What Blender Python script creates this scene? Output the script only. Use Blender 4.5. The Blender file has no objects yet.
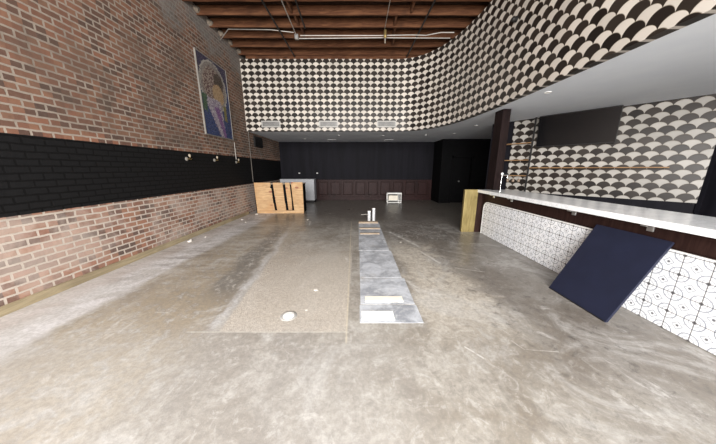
import bpy, bmesh, math, random
from mathutils import Vector, Matrix
random.seed(7)
SC = bpy.context.scene
COL = SC.collection
PI = math.pi
# ------------------------------------------------------------------ camera
FPX = 232.0
cd = bpy.data.cameras.new('camera'); cam = bpy.data.objects.new('camera', cd); COL.objects.link(cam)
cd.sensor_fit = 'HORIZONTAL'; cd.sensor_width = 36.0; cd.lens = 36.0 * FPX / 716.0
cd.clip_start = 0.05; cd.clip_end = 100
cam.location = (0, 0, 1.6)
cam.rotation_euler = (PI/2 - math.atan(53.0/FPX), 0, 0)
SC.camera = cam
# ------------------------------------------------------------------ world, light, exposure
w = bpy.data.worlds.new('world'); SC.world = w; w.use_nodes = True
w.node_tree.nodes['Background'].inputs[0].default_value = (0.75, 0.86, 1.0, 1)
w.node_tree.nodes['Background'].inputs[1].default_value = 0.6
def area(name, loc, rot, sx, sy, power, col):
    l = bpy.data.lights.new(name, 'AREA'); l.shape = 'RECTANGLE'; l.size = sx; l.size_y = sy
    l.energy = power; l.color = col
    o = bpy.data.objects.new(name, l); COL.objects.link(o); o.location = loc; o.rotation_euler = rot
    return o
# daylight through the storefront glazing behind the camera
area('storefront_daylight', (-0.4, -4.25, 2.75), (math.radians(71), 0, 0), 7.0, 4.4, 2250, (1.0, 0.975, 0.945))
SC.view_settings.view_transform = 'Standard'
SC.view_settings.look = 'None'
SC.view_settings.gamma = 1.0
SC.view_settings.use_curve_mapping = False
SC.view_settings.exposure = 0.0

# ------------------------------------------------------------------ node helpers
class V:
    def __init__(s, nt, sock): s.nt = nt; s.s = sock
    def _m(s, op, *a, clamp=False):
        n = s.nt.nodes.new('ShaderNodeMath'); n.operation = op; n.use_clamp = clamp
        for i, x in enumerate((s,) + a):
            if isinstance(x, V): s.nt.links.new(x.s, n.inputs[i])
            else: n.inputs[i].default_value = x
        return V(s.nt, n.outputs[0])
    def __add__(s, o): return s._m('ADD', o)
    __radd__ = __add__
    def __mul__(s, o): return s._m('MULTIPLY', o)
    __rmul__ = __mul__
    def __sub__(s, o): return s._m('SUBTRACT', o)
    def __rsub__(s, o): return (s * -1) + o
    def __truediv__(s, o): return s._m('DIVIDE', o)
    def lt(s, o): return s._m('LESS_THAN', o)
    def gt(s, o): return s._m('GREATER_THAN', o)
    def floor(s): return s._m('FLOOR')
    def frac(s): return s._m('FRACT')
    def abs(s): return s._m('ABSOLUTE')
    def sqrt(s): return s._m('SQRT')
    def mx(s, o): return s._m('MAXIMUM', o)
    def mn(s, o): return s._m('MINIMUM', o)
    def mod2(s): return (s * 0.5).frac() * 2
    def cl(s): return s._m('ADD', 0.0, clamp=True)
    def step(s, a, b):
        "smooth 0 to 1 while going a to b"
        n = s.nt.nodes.new('ShaderNodeMapRange'); n.interpolation_type = 'SMOOTHSTEP'
        lo, hi = (a, b) if a < b else (b, a)
        s.nt.links.new(s.s, n.inputs[0]); n.inputs[1].default_value = lo; n.inputs[2].default_value = hi
        n.inputs[3].default_value = 0 if a < b else 1; n.inputs[4].default_value = 1 if a < b else 0
        return V(s.nt, n.outputs[0])

class Mat:
    def __init__(s, name, rough=0.6, metal=0.0, color=(0.5, 0.5, 0.5)):
        s.m = bpy.data.materials.new(name); s.m.use_nodes = True; s.nt = s.m.node_tree
        s.b = s.nt.nodes['Principled BSDF']
        s.b.inputs['Roughness'].default_value = rough; s.b.inputs['Metallic'].default_value = metal
        s.b.inputs['Base Color'].default_value = (*color, 1)
    def xyz(s, kind='world', vec=None):
        if vec is None: vec = s.vec(kind)
        n = s.nt.nodes.new('ShaderNodeSeparateXYZ'); s.nt.links.new(vec, n.inputs[0])
        return tuple(V(s.nt, n.outputs[i]) for i in range(3))
    def vec(s, kind='world'):
        if kind == 'world': return s.nt.nodes.new('ShaderNodeNewGeometry').outputs['Position']
        n = s.nt.nodes.new('ShaderNodeTexCoord'); return n.outputs['UV' if kind == 'uv' else 'Object']
    def comb(s, x, y, z=0.0):
        n = s.nt.nodes.new('ShaderNodeCombineXYZ')
        for i, q in enumerate((x, y, z)):
            if isinstance(q, V): s.nt.links.new(q.s, n.inputs[i])
            else: n.inputs[i].default_value = q
        return n.outputs[0]
    def noise(s, vec, scale, detail=3, rough=0.55, dist=0.0):
        n = s.nt.nodes.new('ShaderNodeTexNoise'); s.nt.links.new(vec, n.inputs['Vector'])
        n.inputs['Scale'].default_value = scale; n.inputs['Detail'].default_value = detail
        n.inputs['Roughness'].default_value = rough; n.inputs['Distortion'].default_value = dist
        return V(s.nt, n.outputs[0])
    def voro(s, vec, scale, out='Distance', feature='F1', rnd=1.0):
        n = s.nt.nodes.new('ShaderNodeTexVoronoi'); n.feature = feature; s.nt.links.new(vec, n.inputs['Vector'])
        n.inputs['Scale'].default_value = scale; n.inputs['Randomness'].default_value = rnd
        return n.outputs[out]
    def mix(s, f, a, b, mode='MIX'):
        n = s.nt.nodes.new('ShaderNodeMix'); n.data_type = 'RGBA'; n.blend_type = mode
        for i, q in ((0, f), (6, a), (7, b)):
            if isinstance(q, V): s.nt.links.new(q.s, n.inputs[i])
            elif isinstance(q, bpy.types.NodeSocket): s.nt.links.new(q, n.inputs[i])
            elif i == 0: n.inputs[i].default_value = q
            else: n.inputs[i].default_value = (*q, 1)
        return n.outputs[2]
    def color(s, c): s.nt.links.new(c, s.b.inputs['Base Color'])
    def rough(s, v): s.nt.links.new(v.s, s.b.inputs['Roughness'])
    def bump(s, h, strength=0.3, dist=0.01):
        n = s.nt.nodes.new('ShaderNodeBump'); n.inputs['Strength'].default_value = strength
        n.inputs['Distance'].default_value = dist; s.nt.links.new(h.s, n.inputs['Height'])
        s.nt.links.new(n.outputs[0], s.b.inputs['Normal'])

def plain(name, col, rough=0.6, metal=0.0, var=0.12, scale=6.0):
    M = Mat(name, rough, metal)
    n = M.noise(M.vec('obj'), scale, 4)
    d = tuple(c * (1 - var) for c in col); l = tuple(min(1, c * (1 + var)) for c in col)
    M.color(M.mix(n.step(0.3, 0.7), d, l))
    return M.m

SCR = [(1.47,2.08,1.50,1.99,.005),(1.46,1.91,1.51,1.80,.005),(1.51,1.80,1.80,1.77,.005),(.98,1.83,1.08,1.70,.014),(1.62,3.58,2.01,3.43,.012),(0.83,5.83,1.30,4.64,.05),(1.25,4.34,1.43,3.79,.03)]
# ---- concrete floor
def floor_mat():
    M = Mat('worn_concrete', 0.4)
    P = M.vec('world'); x, y, z = M.xyz(vec=P)
    big = M.noise(P, 0.55, 4, 0.6, 0.6); mid = M.noise(P, 2.1, 6, 0.62, 0.8)
    fine = M.noise(P, 26, 5, 0.7); speck = M.noise(P, 120, 2, 0.6)
    xs = M.comb(x * 0.9, y * 0.16, 0.0)                       # trowel drag along the room
    drag = M.noise(xs, 3.2, 5, 0.6, 0.5)
    wob = (mid - 0.5)
    c = M.mix(big.step(0.40, 0.60), (0.195, 0.170, 0.138), (0.30, 0.280, 0.248))
    c = M.mix((mid.step(0.44, 0.62)) * 0.5, c, (0.40, 0.385, 0.355))
    c = M.mix(drag.step(0.50, 0.66) * 0.5, c, (0.17, 0.15, 0.13))
    mot = M.noise(P, 9.0, 9, 0.78, 0.6)
    c = M.mix(mot.step(0.50, 0.62) * 0.5, c, (0.15, 0.137, 0.12)); c = M.mix(mot.step(0.48, 0.38) * 0.42, c, (0.48, 0.47, 0.45))
    # worn dark sealer on the bar side; floor also darker towards the far end
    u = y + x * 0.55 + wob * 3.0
    seal_dark = (u.step(4.4, 6.6) * x.step(0.2, 1.0)).mx((y + wob * 2.6).step(5.6, 8.2))
    seal_dark = seal_dark.mx((x + wob * 1.4 + y * 0.12).step(1.1, 2.3) * (y + wob).step(0.2, 2.2) * 0.72)
    c = M.mix(seal_dark * 0.72, c, (0.090, 0.079, 0.070))
    # cleaner ground lane beside the trench
    lane = (x + wob * 0.8).step(0.55, 0.85) * (x + wob * 1.2 + (y - 3) * 0.15).step(1.9, 1.35) * (y + wob * 2).step(5.2, 4.2) * (y).step(1.6, 2.6)
    c = M.mix(lane * 0.85, c, M.mix(mot.step(0.40, 0.60), (0.50, 0.465, 0.405), (0.37, 0.335, 0.285)))
    # brown dirt on the left
    br = (x + wob * 1.0).step(-1.3, -1.9) * (x + wob).step(-3.3, -2.7) * (y + wob * 2).step(8, 6)
    c = M.mix(br * mot.step(0.38, 0.55) * 0.6, c, (0.34, 0.285, 0.205))
    # plaster dust along the brick wall
    dust = (x + wob * 0.5 + (y - 4) * -0.02).step(-2.95, -3.15) * (y + wob * 2).step(10.5, 8.5)
    c = M.mix(dust * (0.45 + 0.55 * mid.step(0.35, 0.6)), c, (0.55, 0.54, 0.545))
    c = M.mix(dust * (x + wob * 0.3).step(-3.45, -3.7) * 0.4, c, (0.36, 0.29, 0.25))
    # rectangular patch with exposed aggregate
    ex = x + (y - 2.03) * 0.10
    st = M.noise(M.comb(x * 0.35, y * 1.7), 3.4, 8, 0.72, 0.6)      # streaks swept across the room
    lw = (x + wob).step(-1.4, -2.0) * (y + wob).step(2.8, 3.6)
    c = M.mix(lw * st.step(0.50, 0.62) * 0.55, c, (0.42, 0.40, 0.37)); c = M.mix(lw * st.step(0.48, 0.38) * 0.5, c, (0.15, 0.128, 0.105))
    haze = M.noise(P, 1.25, 7, 0.7, 0.9)
    c = M.mix(haze.step(0.50, 0.64) * (y + wob).step(8.0, 6.0) * 0.45, c, (0.46, 0.455, 0.44))
    pat = ex.step(-1.42, -1.38) * x.step(-0.10, -0.12) * y.step(2.02, 2.04) * (y + wob * 2).step(5.6, 3.4)
    pcol = M.mix(speck.step(0.42, 0.6), (0.28, 0.24, 0.20), (0.60, 0.555, 0.49))
    c = M.mix(pat * 0.75, c, pcol)
    edge = ((ex + wob * 0.30 + 1.47).abs()).step(0.11, 0.01) * y.step(1.9, 2.2) * (y + wob).step(6.4, 5.2)
    c = M.mix(edge * mot.step(0.36, 0.56) * 0.6, c, (0.52, 0.525, 0.54))
    edge2 = ((ex + wob * 0.5 + 1.74).abs()).step(0.30, 0.08) * y.step(2.4, 3.0) * (y + wob).step(7.2, 6)
    c = M.mix(edge2 * mot.step(0.36, 0.54) * 0.72, c, (0.115, 0.113, 0.11))
    # saw-cut joints
    j1 = ((x + 0.115 + (y - 2) * 0.018).abs()).step(0.012, 0.004) * y.step(1.85, 1.9) * y.step(7.2, 6.8)
    j2 = ((y - 2.03).abs()).step(0.012, 0.004) * x.step(-1.75, -1.7) * x.step(-0.08, -0.1)
    c = M.mix(j1 * 0.75, c, (0.48, 0.43, 0.33)); c = M.mix(j2 * 0.7, c, (0.46, 0.44, 0.39))
    # grey trowel marks in front
    fr = (y + wob * 1.2).step(2.3, 1.7) * (x + wob).step(0.9, -0.2)
    c = M.mix(fr * 0.35, c, (0.36, 0.355, 0.35))
    # white paint and plaster smears
    sm = M.noise(M.comb(x * 1.3 + y * 0.5, y * 0.6 - x * 0.6, 3.0), 1.7, 8, 0.68, 1.2)
    c = M.mix(sm.step(0.60, 0.74) * 0.62, c, (0.62, 0.61, 0.59))
    far = (y + wob).step(4.6, 5.4) * (y + wob).step(7.6, 6.6) * (x + wob).step(0.6, 1.0) * (x).step(2.9, 2.0)
    thin = M.noise(M.comb(x * 1.6, y * 0.9), 6.0, 9, 0.75, 2.0)
    c = M.mix(far * thin.step(0.52, 0.60) * 0.6, c, (0.50, 0.49, 0.47))
    c = M.mix(seal_dark * mot.step(0.55, 0.64) * 0.7, c, (0.035, 0.030, 0.027))
    c = M.mix(fine.step(0.38, 0.62) * 0.28, c, (0.13, 0.12, 0.11))
    c = M.mix(speck.step(0.62, 0.75) * 0.25, c, (0.6, 0.57, 0.52))
    # long pale scratches dragged over the floor
    def seg(xa, ya, xb, yb, wd):
        L2 = (xb-xa)**2 + (yb-ya)**2
        t = (((x - xa) * (xb-xa) + (y - ya) * (yb-ya)) / L2).mx(0.0).mn(1.0)
        ex_ = x - xa - t * (xb-xa) + (mid - 0.5) * 0.05; ey_ = y - ya - t * (yb-ya)
        return (ex_ * ex_ + ey_ * ey_).sqrt().step(wd, wd * 0.3)
    sc = seg(*SCR[0])
    for q in SCR[1:]: sc = sc.mx(seg(*q))
    c = M.mix(sc * mot.step(0.40, 0.56) * 0.6, c, (0.60, 0.59, 0.57))
    g = M.nt.nodes.new('ShaderNodeVectorMath'); g.operation = 'SCALE'; M.nt.links.new(c, g.inputs[0]); g.inputs['Scale'].default_value = 1.22
    M.color(g.outputs[0])
    M.rough((mid * 0.30 + 0.27 - seal_dark * 0.10 + dust * 0.2 + pat * 0.15))
    M.bump(fine * 0.5 + mid * 0.5 + speck * 0.2, 0.22, 0.01)
    return M.m

# ---- old brick; painted black in a band
def brick_mat(band=True):
    M = Mat('old_brick', 0.88)
    P = M.vec('world'); x, y, z = M.xyz(vec=P)
    wn = M.noise(P, 3.0, 2) - 0.5
    wf = M.noise(P, 14.0, 2) - 0.5
    bz = z + wn * 0.02 + wf * 0.012
    bv = M.comb(y + wf * 0.02, bz)
    n = M.nt.nodes.new('ShaderNodeTexBrick'); M.nt.links.new(bv, n.inputs['Vector'])
    n.inputs['Scale'].default_value = 1.0
    n.inputs['Brick Width'].default_value = 0.215; n.inputs['Row Height'].default_value = 0.086
    n.inputs['Mortar Size'].default_value = 0.012; n.inputs['Mortar Smooth'].default_value = 0.1
    n.inputs['Bias'].default_value = -0.1
    n.inputs['Color1'].default_value = (0.31, 0.130, 0.078, 1); n.inputs['Color2'].default_value = (0.115, 0.060, 0.046, 1)
    n.inputs['Mortar'].default_value = (0.43, 0.37, 0.31, 1)
    mort = V(M.nt, n.outputs['Fac'])
    c = n.outputs['Color']
    cell = M.noise(M.comb((y * 4.65 + ((bz / 0.086).floor().mod2()) * 0.5).floor() * 0.73, (bz / 0.086).floor() * 1.31), 1.7, 0)
    c = M.mix(cell.step(0.52, 0.62) * (1 - mort) * 0.6, c, (0.33, 0.165, 0.10))
    c = M.mix(cell.step(0.46, 0.36) * (1 - mort) * 0.75, c, (0.062, 0.042, 0.038))
    mid = M.noise(P, 1.3, 5, 0.62, 0.4); fine = M.noise(P, 22, 5, 0.7)
    c = M.mix(fine.step(0.45, 0.7) * 0.25, c, (0.30, 0.22, 0.17))
    low = z.step(1.15, 0.95)
    c = M.mix((low * (mort * 0.5).mx(0.08 + mid.step(0.44, 0.60) * 0.34)), c, (0.62, 0.54, 0.48))
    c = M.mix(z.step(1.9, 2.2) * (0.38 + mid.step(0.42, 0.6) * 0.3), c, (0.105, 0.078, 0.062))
    # old mortar smeared on the upper courses
    up = (z + (mid - 0.5) * 2.6 - (9 - y) * 0.03).step(4.55, 5.1)
    c = M.mix(up * (0.35 + fine.step(0.4, 0.6) * 0.4), c, (0.25, 0.245, 0.235))
    c = M.mix(mid.step(0.60, 0.70) * 0.25, c, (0.34, 0.31, 0.28))
    if band:
        zz = z + wf * 0.015
        bd = zz.step(1.062, 1.070) * zz.step(2.004, 1.996)
        paint = M.mix(mort * 0.9, (0.0075, 0.0075, 0.0082), (0.0018, 0.0018, 0.0020))
        paint = M.mix(fine.step(0.68, 0.74) * 0.15, paint, (0.10, 0.085, 0.07))
        c = M.mix(bd, c, paint)
        M.rough(0.88 - bd * 0.1); M.b.inputs['Specular IOR Level'].default_value = 0.2
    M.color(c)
    M.bump((1 - mort) * 1.0 + fine * 0.5 + M.noise(P, 5, 2) * 0.6, 0.75, 0.012)
    return M.m

# ---- fish-scale tile, rows alternately black and white; UV in metres
TW, TH, TK, TKW = 0.2335, 0.0944, 1.25, 1.08
def scale_mat(name, z0, u0=0.0, white=(0.60, 0.555, 0.50)):
    M = Mat(name, 0.34)
    u, v, _ = M.xyz('uv')
    t = (v - z0) / TH; U = (u - u0) / TW
    r0 = t.floor(); ft = t.frac(); p = r0.mod2()
    dx = (U + p * 0.5).frac() - 0.5
    s = (1.0 - dx * dx * 4.0).mx(0.0).sqrt() * (p * (TKW - TK) + TK)
    dq = (U + p * 0.5 + 0.5).frac() - 0.5
    sq = (1.0 - dq * dq * 4.0).mx(0.0).sqrt() * (p * (TK - TKW) + TKW)
    inside = ft.lt(s); low = (ft + 1.0).lt(sq)
    row = r0 + 1.0 - inside.mx(low) - low
    par = row.mod2().gt(0.5)                 # 1 = white row
    cu = (U + row.mod2() * 0.5).floor()
    rnd = M.nt.nodes.new('ShaderNodeTexWhiteNoise'); M.nt.links.new(M.comb(cu, row), rnd.inputs['Vector'])
    rv = V(M.nt, rnd.outputs['Value'])
    wcol = M.mix(rv, tuple(q * 0.86 for q in white), tuple(min(1, q * 1.08) for q in white))
    bcol = M.mix(rv, (0.012, 0.009, 0.008), (0.034, 0.026, 0.021))
    c = M.mix(par, bcol, wcol)
    g = ((ft - s).abs()).step(0.07, 0.03)
    g = g * (1 - low)
    grout = g.mx((ft + 1.0 - sq).abs().step(0.07, 0.03))
    c = M.mix(grout * 0.45, c, (0.26, 0.215, 0.16)); M.b.inputs['Specular IOR Level'].default_value = 0.3
    M.color(c); M.rough(grout * 0.4 + 0.36)
    M.bump(1 - grout + rv * 0.2, 0.35, 0.004)
    return M.m

# ---- patterned encaustic tile for the bar front; UV in metres
def encaustic_mat():
    M = Mat('patterned_cement_tile', 0.42)
    u, v, _ = M.xyz('uv')
    S = 0.1975
    a = (u / S).frac() - 0.5; b = (v / S).frac() - 0.5
    aa = a.abs(); bb = b.abs()
    r = (a * a + b * b).sqrt()
    ca = 0.5 - aa; cb = 0.5 - bb
    rc = (ca * ca + cb * cb).sqrt()
    joint = ca.mn(cb).step(0.022, 0.010)
    ring = ((rc - 0.36).abs()).step(0.035, 0.012)
    ring2 = ((rc - 0.20).abs()).step(0.026, 0.010)
    diam = ((aa + bb - 0.20).abs()).step(0.030, 0.012)
    dot = r.step(0.075, 0.045)
    petal = ((aa - bb).abs()).step(0.030, 0.010) * r.step(0.20, 0.24) * r.step(0.44, 0.40)
    cor = rc.step(0.10, 0.06)
    c = M.mix(M.noise(M.vec('uv'), 4, 3).step(0.3, 0.7), (0.84, 0.86, 0.90), (0.91, 0.92, 0.94))
    pat = ring.mx(ring2 * 0.7).mx(diam).mx(petal * 0.8)
    c = M.mix(pat * 0.80, c, (0.16, 0.19, 0.25))
    c = M.mix(dot.mx(cor) * 0.85, c, (0.03, 0.032, 0.045))
    c = M.mix(joint * 0.95, c, (0.07, 0.065, 0.065))
    M.color(c); M.bump(1 - joint, 0.3, 0.003)
    return M.m

def wood_mat(name, c1, c2, dark, axis=0, rough=0.6, scale=1.0, knots=True):
    M = Mat(name, rough)
    x, y, z = M.xyz('obj')
    q = [x * 9, y * 9, z * 9]; q[axis] = (x, y, z)[axis] * 0.9
    v = M.comb(q[0] * scale, q[1] * scale, q[2] * scale)
    g = M.noise(v, 2.4, 6, 0.65, 0.8); l = M.noise(M.vec('obj'), 1.1, 3, 0.6)
    c = M.mix(g.step(0.35, 0.68), c1, c2)
    c = M.mix(l.step(0.52, 0.75) * 0.6, c, dark)
    if knots:
        k = V(M.nt, M.voro(M.comb(*(( (x,y,z)[i]*(0.45 if i==axis else 1.6)) for i in range(3))), 2.4))
        c = M.mix(k.step(0.12, 0.05) * 0.8, c, dark)
    M.color(c); M.bump(g, 0.25, 0.006); M.b.inputs['Specular IOR Level'].default_value = 0.2
    return M.m

def mosaic_mat():
    "plain abstract mosaic: pale arched medallion over blue, ochre middle, violet and white fall below"
    M = Mat('mosaic', 0.4)
    u, v, _ = M.xyz('uv')       # 0..1 each
    vv = M.comb(u * 1.38, v * 2.0)
    cellc = M.voro(vv, 34, 'Color'); cx = M.xyz(vec=cellc)
    cellp = M.voro(vv, 34, 'Position'); ps = M.xyz(vec=cellp)
    U = ps[0] / 1.38; W = ps[1] / 2.0
    jit = cx[0] - 0.5
    def ell(x0, y0, rx, ry): 
        a = (U - x0) / rx; b = (W - y0) / ry
        return (a * a + b * b + jit * 0.10).sqrt()
    c = M.mix(cx[1], (0.010, 0.018, 0.070), (0.030, 0.055, 0.16))
    c = M.mix(W.step(0.72, 0.8), c, M.mix(cx[1], (0.020, 0.016, 0.042), (0.05, 0.04, 0.085)))
    halo = ell(0.47, 0.66, 0.45, 0.315).lt(1.0)
    halo2 = ell(0.47, 0.66, 0.37, 0.25).lt(1.0)
    hc = M.mix(cx[1].gt(0.5), (0.085, 0.040, 0.040), (0.28, 0.23, 0.19))
    c = M.mix(halo, c, M.mix(cx[2], (0.26, 0.24, 0.21), (0.13, 0.10, 0.10)))
    c = M.mix(halo2, c, hc)
    c = M.mix(((ell(0.47, 0.66, 0.45, 0.315) - 1.0).abs()).lt(0.035), c, (0.34, 0.32, 0.29))
    c = M.mix(ell(0.66, 0.74, 0.17, 0.13).lt(1.0), c, M.mix(cx[1], (0.030, 0.022, 0.018), (0.075, 0.05, 0.035)))
    c = M.mix(ell(0.60, 0.58, 0.20, 0.14).lt(1.0), c, M.mix(cx[1], (0.24, 0.15, 0.075), (0.40, 0.28, 0.16)))
    # pale fall narrowing to the foot
    mid = 0.36 + (0.5 - W) * 0.55
    wd = (W * 0.38 + 0.10)
    fall = ((U - mid).abs() + jit * 0.05).lt(wd) * W.lt(0.50)
    c = M.mix(fall, c, M.mix(cx[1], (0.12, 0.08, 0.16), (0.42, 0.39, 0.40)))
    vio = ((U - mid - 0.08).abs() + jit * 0.05).lt(wd * 0.42) * W.lt(0.40)
    c = M.mix(vio, c, M.mix(cx[2], (0.085, 0.035, 0.12), (0.20, 0.10, 0.24)))
    gr = ((U - 0.80).abs() + jit * 0.03).lt(0.055) * W.lt(0.46) * W.gt(0.24)
    c = M.mix(gr, c, M.mix(cx[1], (0.10, 0.09, 0.02), (0.20, 0.17, 0.05)))
    gr2 = ((U - 0.10).abs() + jit * 0.03).lt(0.07) * W.lt(0.52) * W.gt(0.30)
    c = M.mix(gr2, c, M.mix(cx[1], (0.02, 0.05, 0.03), (0.05, 0.10, 0.05)))
    ed = V(M.nt, M.voro(vv, 34, 'Distance', 'DISTANCE_TO_EDGE'))
    c = M.mix(ed.step(0.05, 0.02) * 0.5, c, (0.26, 0.24, 0.22))
    M.color(c); M.bump(ed, 0.3, 0.003); M.b.inputs['Specular IOR Level'].default_value = 0.15; M.b.inputs['Roughness'].default_value = 0.6
    return M.m

def plywood_mat():
    M = Mat('raw_plywood', 0.7)
    x, y, z = M.xyz('obj')
    g = M.noise(M.comb(x * 1.2, y, z * 9), 2.2, 5, 0.6, 1.0)
    l = M.noise(M.vec('obj'), 2.2, 3)
    c = M.mix(g.step(0.35, 0.68), (0.42, 0.255, 0.125), (0.60, 0.40, 0.215))
    c = M.mix(l.step(0.48, 0.62) * 0.6, c, (0.48, 0.27, 0.12))
    k = V(M.nt, M.voro(M.comb(x * 1.0, y, z * 1.9), 2.6))
    c = M.mix(k.step(0.24, 0.12) * 0.85, c, (0.25, 0.08, 0.05))
    M.color(c); return M.m

def trench_mat():
    M = Mat('dusty_grey_plate', 0.5)
    P = M.vec('world'); x, y, z = M.xyz(vec=P)
    a = M.noise(P, 3.2, 6, 0.65, 1.0); b = M.noise(P, 18, 5, 0.7)
    c = M.mix(a.step(0.35, 0.62), (0.28, 0.295, 0.325), (0.52, 0.545, 0.59))
    c = M.mix(b.step(0.45, 0.72) * 0.45, c, (0.62, 0.63, 0.65))
    c = M.mix(M.noise(P, 5, 6, 0.7, 1.6).step(0.52, 0.66) * 0.5, c, (0.70, 0.71, 0.73)); c = M.mix(M.noise(P, 2.5, 6, 0.7, 0.6).step(0.56, 0.70) * 0.6, c, (0.30, 0.285, 0.26))
    M.color(c); M.rough(0.42 + b * 0.3); M.bump(b, 0.2, 0.004); return M.m

def counter_mat():
    M = Mat('white_marble_top', 0.16)
    P = M.vec('world')
    a = M.noise(P, 3.0, 8, 0.7, 1.5)
    M.color(M.mix(((a - 0.5).abs()).step(0.05, 0.0) * 0.35, (0.90, 0.92, 0.94), (0.55, 0.57, 0.60)))
    return M.m

def soffit_mat():
    M = Mat('soffit_paint', 0.75)
    P = M.vec('world'); n = M.noise(P, 2, 4)
    M.color(M.mix(n.step(0.3, 0.7), (0.80, 0.84, 0.90), (0.84, 0.88, 0.93))); return M.m

def dark_board_mat():
    M = Mat('black_wall_paint', 0.5)
    P = M.vec('world'); x, y, z = M.xyz(vec=P)
    n = M.noise(M.comb(x * 3, y * 3, z * 0.3), 1.5, 5)
    c = M.mix(n.step(0.35, 0.65), (0.0065, 0.0062, 0.0090), (0.0125, 0.0118, 0.0165))
    j = ((x / 0.61).frac() - 0.5).abs().step(0.49, 0.497)
    M.color(M.mix(j * 0.6, c, (0.003, 0.003, 0.003)))
    M.rough(n * 0.2 + 0.55); M.b.inputs['Specular IOR Level'].default_value = 0.12; return M.m

MT = dict(
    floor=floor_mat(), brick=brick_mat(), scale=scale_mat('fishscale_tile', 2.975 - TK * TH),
    scale_bar_shaded=scale_mat('back_bar_fishscale_shaded', 2.90 - 24 * TH, 0.05, (0.44, 0.42, 0.39)), enc=encaustic_mat(),  # same tile as the curved wall, whites dimmed to carry the back bar's shade
    joist=wood_mat('rough_joist', (0.075, 0.029, 0.014), (0.150, 0.066, 0.032), (0.022, 0.010, 0.007), 0, 0.8),
    deck=wood_mat('roof_deck', (0.022, 0.012, 0.008), (0.038, 0.020, 0.013), (0.010, 0.006, 0.005), 1, 0.85),
    base=wood_mat('raw_lumber', (0.30, 0.245, 0.155), (0.42, 0.35, 0.23), (0.19, 0.15, 0.095), 1, 0.7),
    mosaic=mosaic_mat(), ply=plywood_mat(), trench=trench_mat(), counter=counter_mat(), soffit=soffit_mat(),
    black=dark_board_mat(), frame=plain('pale_stone_edge', (0.20, 0.185, 0.165), 0.7),
    wains=wood_mat('mahogany_wainscot', (0.024, 0.0085, 0.0085), (0.036, 0.0135, 0.013), (0.012, 0.005, 0.005), 2, 0.5, knots=False),
    barwood=wood_mat('espresso_wood', (0.020, 0.010, 0.009), (0.035, 0.018, 0.015), (0.010, 0.006, 0.005), 2, 0.45, knots=False),
    colwood=wood_mat('dark_walnut', (0.011, 0.007, 0.007), (0.020, 0.012, 0.0115), (0.007, 0.005, 0.005), 2, 0.6, knots=False),
    shelf=wood_mat('shelf_oak', (0.28, 0.155, 0.07), (0.40, 0.24, 0.12), (0.17, 0.09, 0.04), 0, 0.45, knots=False),
    chrome=plain('chrome', (0.75, 0.75, 0.76), 0.18, 1.0, 0.03), steel=plain('galvanised', (0.50, 0.50, 0.50), 0.4, 0.85, 0.1, 20),
    conduit=plain('zinc_conduit', (0.36, 0.34, 0.31), 0.5, 0.4, 0.12, 8),
    iron=plain('black_iron', (0.012, 0.011, 0.011), 0.55, 0.2), flatblack=plain('flat_black', (0.0045, 0.0045, 0.005), 0.8), white=plain('white_paint', (0.92, 0.92, 0.90), 0.5, 0, 0.04),
    wpanel=plain('pale_melamine', (0.46, 0.47, 0.50), 0.5, 0, 0.05), cream=plain('cream_board', (0.90, 0.84, 0.72), 0.65, 0, 0.06),
    grille=plain('grey_grille', (0.10, 0.10, 0.10), 0.5, 0.3), grillef=plain('grille_frame', (0.42, 0.41, 0.39), 0.5, 0.1),
    zinc=plain('bright_zinc', (0.70, 0.71, 0.73), 0.35, 0.35, 0.15, 12), dullpipe=plain('dull_painted_pipe', (0.13, 0.115, 0.10), 0.7), navy=plain('navy_paint', (0.010, 0.013, 0.032), 0.5, 0, 0.1), tan=plain('tan_board', (0.42, 0.33, 0.24), 0.7),
    plaster=plain('mortar_pad', (0.20, 0.165, 0.13), 0.9, 0, 0.3, 14), chip=plain('plaster_chip', (0.72, 0.68, 0.62), 0.85),
    bulb=plain('frosted_bulb', (0.34, 0.29, 0.22), 0.3), brassold=plain('old_brass', (0.35, 0.25, 0.10), 0.4, 0.8),
)
def brass():
    M = Mat('brushed_brass', 0.42, 0.55)
    x, y, z = M.xyz('obj'); n = M.noise(M.comb(x * 6, y * 6, z * 1.2), 2.0, 5, 0.6, 0.6)
    M.color(M.mix(n.step(0.3, 0.7), (0.22, 0.165, 0.06), (0.36, 0.285, 0.12))); M.rough(n * 0.3 + 0.3); return M.m
MT['brass'] = brass()
def screen():
    M = Mat('tv_glass', 0.22); M.color(M.mix(M.noise(M.vec('obj'), 3), (0.003, 0.003, 0.004), (0.006, 0.006, 0.007))); M.b.inputs['Specular IOR Level'].default_value = 0.3; return M.m
MT['screen'] = screen()

for _k in ('flatblack', 'barwood', 'colwood'): MT[_k].node_tree.nodes['Principled BSDF'].inputs['Specular IOR Level'].default_value = 0.08
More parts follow.
